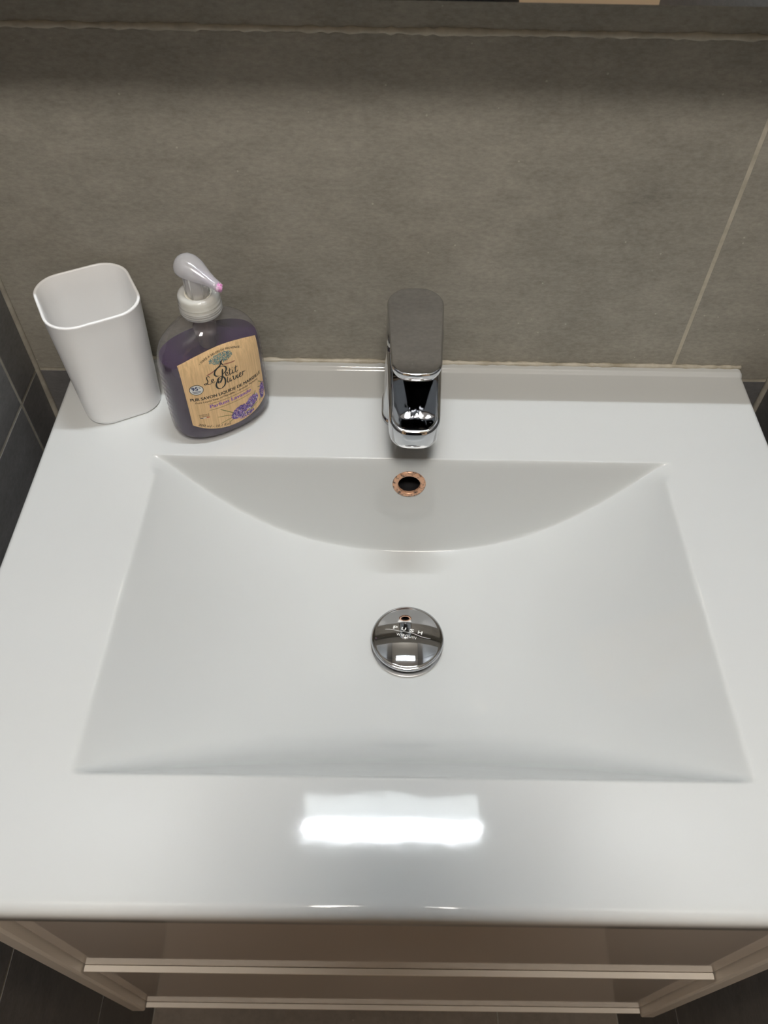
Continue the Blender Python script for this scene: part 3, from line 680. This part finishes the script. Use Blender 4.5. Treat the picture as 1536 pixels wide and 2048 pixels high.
# olive tree over a strip of earth
put('rust', stroke([(-15.2, 69.6), (-11, 70.8), (-7, 72.6), (-3.2, 74.4)], 0.9, 1.2)); put('rust', stroke([(-0.4, 74.6), (3, 74.0), (6, 73.6), (9.4, 73.6)], 0.9, 1.1))
put('black', stroke([(-9, 71.8), (-6, 73.2), (-3.4, 74.8), (-2.4, 76.6), (-2.2, 78.6)], 0.6, 1.4)); put('black', stroke([(-0.6, 74.2), (-1.6, 75.6), (-1.8, 77.4), (-0.2, 79.2)], 0.5, 1.0))
rt = random.Random(5)
for k in range(430):
    a, q = rt.random() * 6.283, math.sqrt(rt.random()); x = -1.4 + 9.6 * q * math.cos(a); z = 80.9 + 4.3 * q * math.sin(a) + 0.06 * x
    if abs(x + 1.8) < 1.6 and z < 78.4: continue
    r1, r2, t = 0.35 + 0.40 * rt.random(), 0.22 + 0.2 * rt.random(), rt.random() * 3.14
    P = [(x + r1 * math.cos(t), z + r1 * math.sin(t)), (x - r2 * math.sin(t), z + r2 * math.cos(t)), (x - r1 * math.cos(t), z - r1 * math.sin(t)), (x + r2 * math.sin(t), z - r2 * math.cos(t))]
    put('teal' if rt.random() < 0.55 else ('paleteal' if rt.random() < .75 else 'navy'), (P, [(0, 1, 2, 3)]))  # navy leaves are plain print, strewn at random among the teal ones
# lavender sprigs
def sprig(x, z, lx, lz, cnt, tilt):
    for k in range(cnt):
        a, q = rt.random() * 6.283, math.sqrt(rt.random()); dx, dz = lx * q * math.cos(a), lz * q * math.sin(a)
        px_, pz_ = x + dx * math.cos(tilt) - dz * math.sin(tilt), z + dx * math.sin(tilt) + dz * math.cos(tilt)
        if pz_ < bot(px_) + 0.5 or abs(px_) > 33.6: continue
        r1, r2, t = 0.5 + 0.55 * rt.random(), 0.35 + 0.35 * rt.random(), rt.random() * 3.14
        P = [(px_ + r1 * math.cos(t), pz_ + r1 * math.sin(t)), (px_ - r2 * math.sin(t), pz_ + r2 * math.cos(t)), (px_ - r1 * math.cos(t), pz_ - r1 * math.sin(t)), (px_ + r2 * math.sin(t), pz_ - r2 * math.cos(t))]
        put(rt.choice(['violet', 'violet', 'indigo', 'indigo', 'lilac', 'purple', 'white'][:6 if rt.random() < .85 else 7]), (P, [(0, 1, 2, 3)]))
for pts in ([(-10.2, 33.0), (-5.5, 29.0), (-2, 26.0), (1, 23.5)], [(-13.5, 25.6), (-7, 24.4), (-2, 22.6), (2, 21.0)], [(-12.0, 17.8), (-6, 19.4), (0, 20.0), (4, 20.6)], [(-5.0, 16.0), (0, 18.0), (6, 18.6)], [(15.6, 29.8), (18, 26.5), (20, 23)], [(23.0, 35), (21.5, 31.0), (22, 27.5)], [(26, 36.4), (28.6, 35.2), (30.5, 33.6)], [(27.5, 41.5), (30, 39.2), (32, 37)]):
    put('green', stroke(pts, 0.4, 0.8))
for pts in ([(6, 18.0), (11, 18.6), (16, 20.5), (20, 22.5)], [(14, 18.0), (18, 20.0), (24, 22.5)], [(26, 21.5), (28.5, 25.0), (30, 29.0)]):
    put('sage', stroke(pts, 0.7, 1.2))
sprig(5.5, 22.6, 8.0, 5.2, 330, 0.5); sprig(18.0, 26.6, 7.4, 5.0, 280, 0.6); sprig(30.6, 30.0, 2.9, 8.0, 170, -0.12); sprig(12.0, 16.6, 7.0, 2.0, 80, 0.15)
names = dict(k_origin='origin_lettering', k_product='product_lettering', k_volume='volume_lettering', k_made='made_in_lettering', k_name='script_lettering', flag_blue='flag_stripe', flag_white='flag_stripe', flag_red='flag_stripe', navy='tree_navy_print', white='flower_print', seal='seal_disc', seal_back='seal_outline', navyt='seal_lettering', black='trunk_print', brown='small_lettering', purple='scent_lettering', olive='ruled_line', teal='tree_print', paleteal='tree_leaf_print', rust='earth_print', green='stem_print', sage='leaf_print')
mats = dict(k_origin='black', k_product='black', k_volume='black', k_made='brown', k_name='black', flag_blue='navy', flag_white='white', flag_red='red', seal='white', seal_back='black', navyt='navy')
lift = dict(seal_back=0.00033, seal=0.00038, navyt=0.00043, green=0.00032, sage=0.00033, lilac=0.00040, violet=0.00042, indigo=0.00044, white=0.00046, rust=0.00032, paleteal=0.00036)
for c, p in PR.items():
    V = [on_label(s, z, lift.get(c, 0.00037)) for s, z in p.P]
    obj(names.get(c, 'flower_print' if c in ('violet', 'indigo', 'lilac') else 'colour_print'), V, p.F, INK[mats.get(c, c)], label, smooth=False)

# ================================================================== VANITY CABINET
YC = -0.4300
cab = thing('vanity_cabinet', (0, -0.215, -0.585), 'glossy greige wall hung vanity cabinet with two drawers under the washbasin', 'cabinet')
for s in (-1, 1):
    a, b = sorted((s * 0.2825, s * 0.2985)); mb = MB(); mb.box(a, b, YC - 0.0085, -0.010, -0.585, -0.019, 0.0020); mb.build('side_panel', white_satin, cab)
mb = MB(); mb.box(-0.281, 0.281, YC + 0.03, -0.010, -0.585, -0.567); mb.build('bottom_panel', white_satin, cab)
mb = MB(); mb.box(-0.281, 0.281, -0.026, -0.010, -0.566, -0.17); mb.build('back_panel', white_satin, cab)
for z0, z1 in ((-0.332, -0.0225), (-0.580, -0.3345)):
    mb = MB(); mb.box(-0.2805, 0.2805, YC, YC + 0.019, z0, z1, 0.0008); fr = mb.build('drawer_front', white_lacquer, cab)
    mb = MB(); mb.box(-0.2810, 0.2810, YC - 0.0055, YC - 0.0002, z0 - 0.001, z0 + 0.0025, 0.0006); mb.build('grip_strip', white_satin, fr)
    mb = MB(); mb.box(-0.27, 0.27, YC + 0.02, -0.05, z0 + 0.02, min(z0 + 0.14, z1), 0); mb.build('drawer_box', white_satin, fr)

# ================================================================== MIRROR AND LAMPS
mirror = thing('mirror', (0, YM, ZMIR), 'wide frameless mirror on a shallow box above the washbasin', 'mirror')
mm = MB(); mm.box(XL + 0.012, XR - 0.012, YM + 0.0055, -0.0006, ZMIR + 0.002, 1.208, 0.001); mm.build('backing_box', white_satin, mirror)
mm = MB(); mm.box(XL + 0.010, XR - 0.010, YM, YM + 0.005, ZMIR, 1.210); mm.build('mirror_glass', mirror_m, mirror)
LX, LY, LZ = 0.008, -0.0785, 1.130
lamp = thing('mirror_lamp', (LX, YM, LZ), 'slim white bar lamp mounted above the washbasin on the mirror', 'lamp')
mb = MB(); mb.box(LX - 0.177, LX + 0.177, LY - 0.0235, LY + 0.0235, LZ + 0.0005, LZ + 0.020, 0.003); mb.build('housing', lamp_metal, lamp)
mb = MB(); mb.box(LX - 0.173, LX + 0.173, LY - 0.0215, LY + 0.0215, LZ - 0.006, LZ); mb.build('led_panel', led_panel_m, lamp)
chip = None
for k in range(22):
    cxx = LX - 0.1638 + 0.0156 * k
    if chip is None:
        mb = MB(); mb.box(cxx - 0.0035, cxx + 0.0035, LY - 0.0035, LY + 0.0035, LZ - 0.0078, LZ - 0.0062); chip = mb.build('led_chip', led_m, lamp)
    else:
        c = chip.copy(); COL.objects.link(c); c.location.x += 0.0156 * k
mb = MB(); mb.box(LX - 0.03, LX + 0.03, LY + 0.0230, YM - 0.0008, LZ + 0.003, LZ + 0.017, 0.002); mb.box(LX - 0.045, LX + 0.045, YM - 0.0014, YM - 0.0004, LZ - 0.02, LZ + 0.04, 0.0003); mb.build('bracket', lamp_metal, lamp)
LCY = -0.92
cl = thing('ceiling_lamp', (0.0, LCY, CEIL), 'round opal glass ceiling lamp with warm light', 'lamp')
V, F = lathe([(0.18, CEIL - 0.0005), (0.185, CEIL - 0.02), (0.18, CEIL - 0.025)], T(0.0, LCY, 0), 40); obj('base_plate', V, F, lamp_metal, cl, smooth=True, angle=40)
V, F = lathe([(0.175, CEIL - 0.0255), (0.172, CEIL - 0.05), (0.145, CEIL - 0.075), (0.085, CEIL - 0.09), (0.01, CEIL - 0.094)], T(0.0, LCY, 0), 40); obj('opal_shade', V, F, opal_m, cl)

# ================================================================== PERSON (seen in the mirror and the chrome), holding the phone
def skin(name, joints, edges, mat, parent, sub=2):
    """joints: name -> (x, y, z, rx, ry); grown with a Skin modifier"""
    ks = list(joints); idx = {k: i for i, k in enumerate(ks)}; org = np.array(root_of(parent).location)
    me = bpy.data.meshes.new(name); me.from_pydata([tuple(np.array(joints[k][:3]) + np.array([0, 0, Z0]) - org) for k in ks], [(idx[a], idx[b]) for a, b in edges], [])
    o = bpy.data.objects.new(name, me); COL.objects.link(o); o.parent = parent
    o.modifiers.new('skin', 'SKIN'); sv = me.skin_vertices[0].data
    for i, k in enumerate(ks):
        j = joints[k]; sv[i].radius = (j[3], j[4] if len(j) > 4 else j[3]); sv[i].use_root = (i == 0)
    m = o.modifiers.new('sub', 'SUBSURF'); m.levels = sub; m.render_levels = sub
    me.materials.append(mat); 
    o.modifiers['skin'].use_smooth_shade = True
    return o
PX, PY = -0.005, -0.93
person = thing('person', (PX, PY, FL), 'person in black jacket and dark trousers holding a phone, seen in the mirror', 'person')
f = lambda h: h + FL      # heights above the floor
PH = CAMP - CAMF * 0.010  # back of the phone, just behind the lens
def pp(a, b, c): return tuple(PH + CAMR * a + CAMU * b + CAMF * c)
PHC = (0.018, -0.052)     # phone centre relative to the lens, along its own sides
J = {'pelvis': (PX, PY, f(0.95), .145, .10), 'waist': (PX, PY, f(1.08), .135, .095), 'chest': (PX, PY - .01, f(1.27), .155, .105), 'neck0': (PX, PY, f(1.43), .075, .065), 'neck': (PX, PY + .015, f(1.50), .052), 'jaw': (PX, PY + .050, f(1.555), .058, .066), 'head': (PX, PY + .045, f(1.62), .076, .092), 'crown': (PX, PY + .03, f(1.69), .060, .07)}
E_ = [('pelvis', 'waist'), ('waist', 'chest'), ('chest', 'neck0'), ('neck0', 'neck'), ('neck', 'jaw'), ('jaw', 'head'), ('head', 'crown')]
for s, nm in ((-1, 'l'), (1, 'r')):
    wr = Vector(pp(PHC[0] + s * 0.075, PHC[1] - 0.055, -0.055))
    J.update({nm + 'sh': (PX + s * .175, PY, f(1.385), .062), nm + 'el': (PX + s * .235, PY + .05, f(1.14), .046), nm + 'wr': (wr.x, wr.y, wr.z, .027),
              nm + 'hip': (PX + s * .09, PY, f(0.90), .095), nm + 'kn': (PX + s * .10, PY + .01, f(0.50), .062), nm + 'an': (PX + s * .105, PY - .01, f(0.09), .042), nm + 'toe': (PX + s * .12, PY + .15, f(0.035), .035)})
    E_ += [('neck0', nm + 'sh'), (nm + 'sh', nm + 'el'), (nm + 'el', nm + 'wr'), ('pelvis', nm + 'hip'), (nm + 'hip', nm + 'kn'), (nm + 'kn', nm + 'an'), (nm + 'an', nm + 'toe')]
    # hand: palm beside the phone, fingers behind it, thumb along the front edge
    palm = Vector(pp(PHC[0] + s * 0.058, PHC[1] - 0.020, -0.030))
    J[nm + 'palm'] = tuple(palm) + (.024, .016); E_.append((nm + 'wr', nm + 'palm'))
    for q, (off, ln) in enumerate(((0.030, .9), (0.010, 1.0), (-0.011, .95), (-0.030, .78))):
        a = Vector(pp(PHC[0] + s * 0.050, PHC[1] + off, -0.022)); b = Vector(pp(PHC[0] + s * 0.046, PHC[1] + off + .004, 0.012)); c = Vector(pp(PHC[0] + s * (0.044 - 0.022 * ln), PHC[1] + off + .006, 0.0155))
        for t, p, r in (('a', a, .0095), ('b', b, .0085), ('c', c, .0070)): J['%sf%d%s' % (nm, q, t)] = tuple(p) + (r,)
        E_ += [(nm + 'palm', '%sf%da' % (nm, q)), ('%sf%da' % (nm, q), '%sf%db' % (nm, q)), ('%sf%db' % (nm, q), '%sf%dc' % (nm, q))]
    a = Vector(pp(PHC[0] + s * 0.052, PHC[1] - 0.040, -0.030)); b = Vector(pp(PHC[0] + s * 0.034, PHC[1] - 0.030, -0.026)); c = Vector(pp(PHC[0] + s * 0.018, PHC[1] - 0.012, -0.0185))
    for t, p, r in (('a', a, .012), ('b', b, .0105), ('c', c, .0085)): J[nm + 'th' + t] = tuple(p) + (r,)
    E_ += [(nm + 'palm', nm + 'tha'), (nm + 'tha', nm + 'thb'), (nm + 'thb', nm + 'thc')]
body = skin('body', J, E_, skin_m, person)
def grow(keys, k, add=0.0):
    return {q: tuple(J[q][:3]) + tuple((r * k + add) for r in (J[q][3:] if len(J[q]) > 4 else (J[q][3], J[q][3]))) for q in keys}
jk = grow(['chest', 'neck0'], 1.05, .014)
jk['collar'] = tuple(J['neck'][:3]) + (.066, .066)
jk['waist'] = (PX, PY, f(1.10), .165, .120); jk['pelvis'] = (PX, PY, f(0.97), .185, .132); jk['hem'] = (PX, PY, f(0.84), .208, .145); jk['hem_end'] = (PX, PY, f(0.77), .210, .147)
for s in 'lr':
    jk[s + 'sh'] = tuple(J[s + 'sh'][:3]) + (.066, .066); jk[s + 'el'] = tuple(J[s + 'el'][:3]) + (.052, .052)
    w_, e_ = Vector(J[s + 'wr'][:3]), Vector(J[s + 'el'][:3]); jk[s + 'cuff'] = tuple(e_ + (w_ - e_) * 0.88) + (.037, .037)
jacket = skin('jacket', jk, [('chest', 'waist'), ('waist', 'pelvis'), ('pelvis', 'hem'), ('hem', 'hem_end'), ('chest', 'neck0'), ('neck0', 'collar'), ('neck0', 'lsh'), ('lsh', 'lel'), ('lel', 'lcuff'), ('neck0', 'rsh'), ('rsh', 'rel'), ('rel', 'rcuff')], cloth_black, person)
jacket['label'] = 'black jacket'
tk = {'pelvis': (PX, PY, f(0.93), .110, .095)}
for s, q in ((-1, 'l'), (1, 'r')):
    tk[q + 'hip'] = (PX + s * .085, PY, f(0.82), .098, .098); tk[q + 'kn'] = tuple(J[q + 'kn'][:3]) + (.076, .076); tk[q + 'an'] = tuple(J[q + 'an'][:3]) + (.060, .060)
skin('trousers', tk, [('pelvis', 'lhip'), ('lhip', 'lkn'), ('lkn', 'lan'), ('pelvis', 'rhip'), ('rhip', 'rkn'), ('rkn', 'ran')], cloth_navy, person)
for s, nm in ((-1, 'l'), (1, 'r')):
    skin('shoe', {'a': (PX + s * .105, PY - .045, f(.046), .040, .042), 'b': (PX + s * .112, PY + .06, f(.044), .044, .040), 'c': (PX + s * .12, PY + .17, f(.036), .040, .030)}, [('a', 'b'), ('b', 'c')], cloth_black, person)
skin('hair', {'a': (PX, PY - .035, f(1.56), .055, .05), 'b': (PX, PY - .030, f(1.65), .078, .075), 'c': (PX, PY + .025, f(1.715), .068, .050), 'd': (PX, PY + .085, f(1.695), .050, .026)}, [('a', 'b'), ('b', 'c'), ('c', 'd')], hair_m, person)
hc = Vector((PX, PY + .045, f(1.62)))
def blob(name, c, r, mat, par):
    bm = bmesh.new(); bmesh.ops.create_icosphere(bm, subdivisions=2, radius=1)
    V = [(c[0] + v.co.x * r[0], c[1] + v.co.y * r[1], c[2] + v.co.z * r[2]) for v in bm.verts]; bm.verts.index_update()
    F = [[v.index for v in f_.verts] for f_ in bm.faces]; bm.free(); return obj(name, V, F, mat, par)
for s in (-1, 1):
    blob('eye', hc + Vector((s * .032, .083, 0.0)), (.012, .008, .007), eye_m, body); blob('pupil', hc + Vector((s * .032, .0895, -0.001)), (.005, .003, .005), hair_m, body); blob('eyebrow', hc + Vector((s * .032, .085, 0.017)), (.017, .006, .003), hair_m, body); blob('ear', hc + Vector((s * .074, -.005, -.012)), (.010, .018, .030), skin_m, body)
blob('nose', hc + Vector((0, .094, -.032)), (.013, .018, .022), skin_m, body); blob('mouth', hc + Vector((0, .078, -.068)), (.022, .007, .005), plain('lips', (0.42, 0.17, 0.14), 0.4), body)
# phone
bm = bmesh.new(); bmesh.ops.create_cube(bm, size=1)
for v in bm.verts: v.co = Vector(pp(PHC[0] + v.co.x * 0.075, PHC[1] + v.co.y * 0.150, -0.002 + v.co.z * 0.008))
bmesh.ops.bevel(bm, geom=bm.edges[:], offset=0.002, segments=2, affect='EDGES'); bm.verts.index_update()
V = [tuple(v.co) for v in bm.verts]; F = [[v.index for v in f_.verts] for f_ in bm.faces]; bm.free()
phone = thing('phone', tuple(Vector(pp(PHC[0], PHC[1] - 0.075, -0.002))), 'black phone held in both hands above the washbasin', 'phone')
obj('case', V, F, phone_m, phone, smooth=True, angle=40)
V = [pp(PHC[0] + x, PHC[1] + y, -0.0062) for x, y in ((-.034, -.070), (.034, -.070), (.034, .070), (-.034, .070))]
obj('screen', V, [(0, 1, 2, 3)], phone_m, phone, smooth=False)
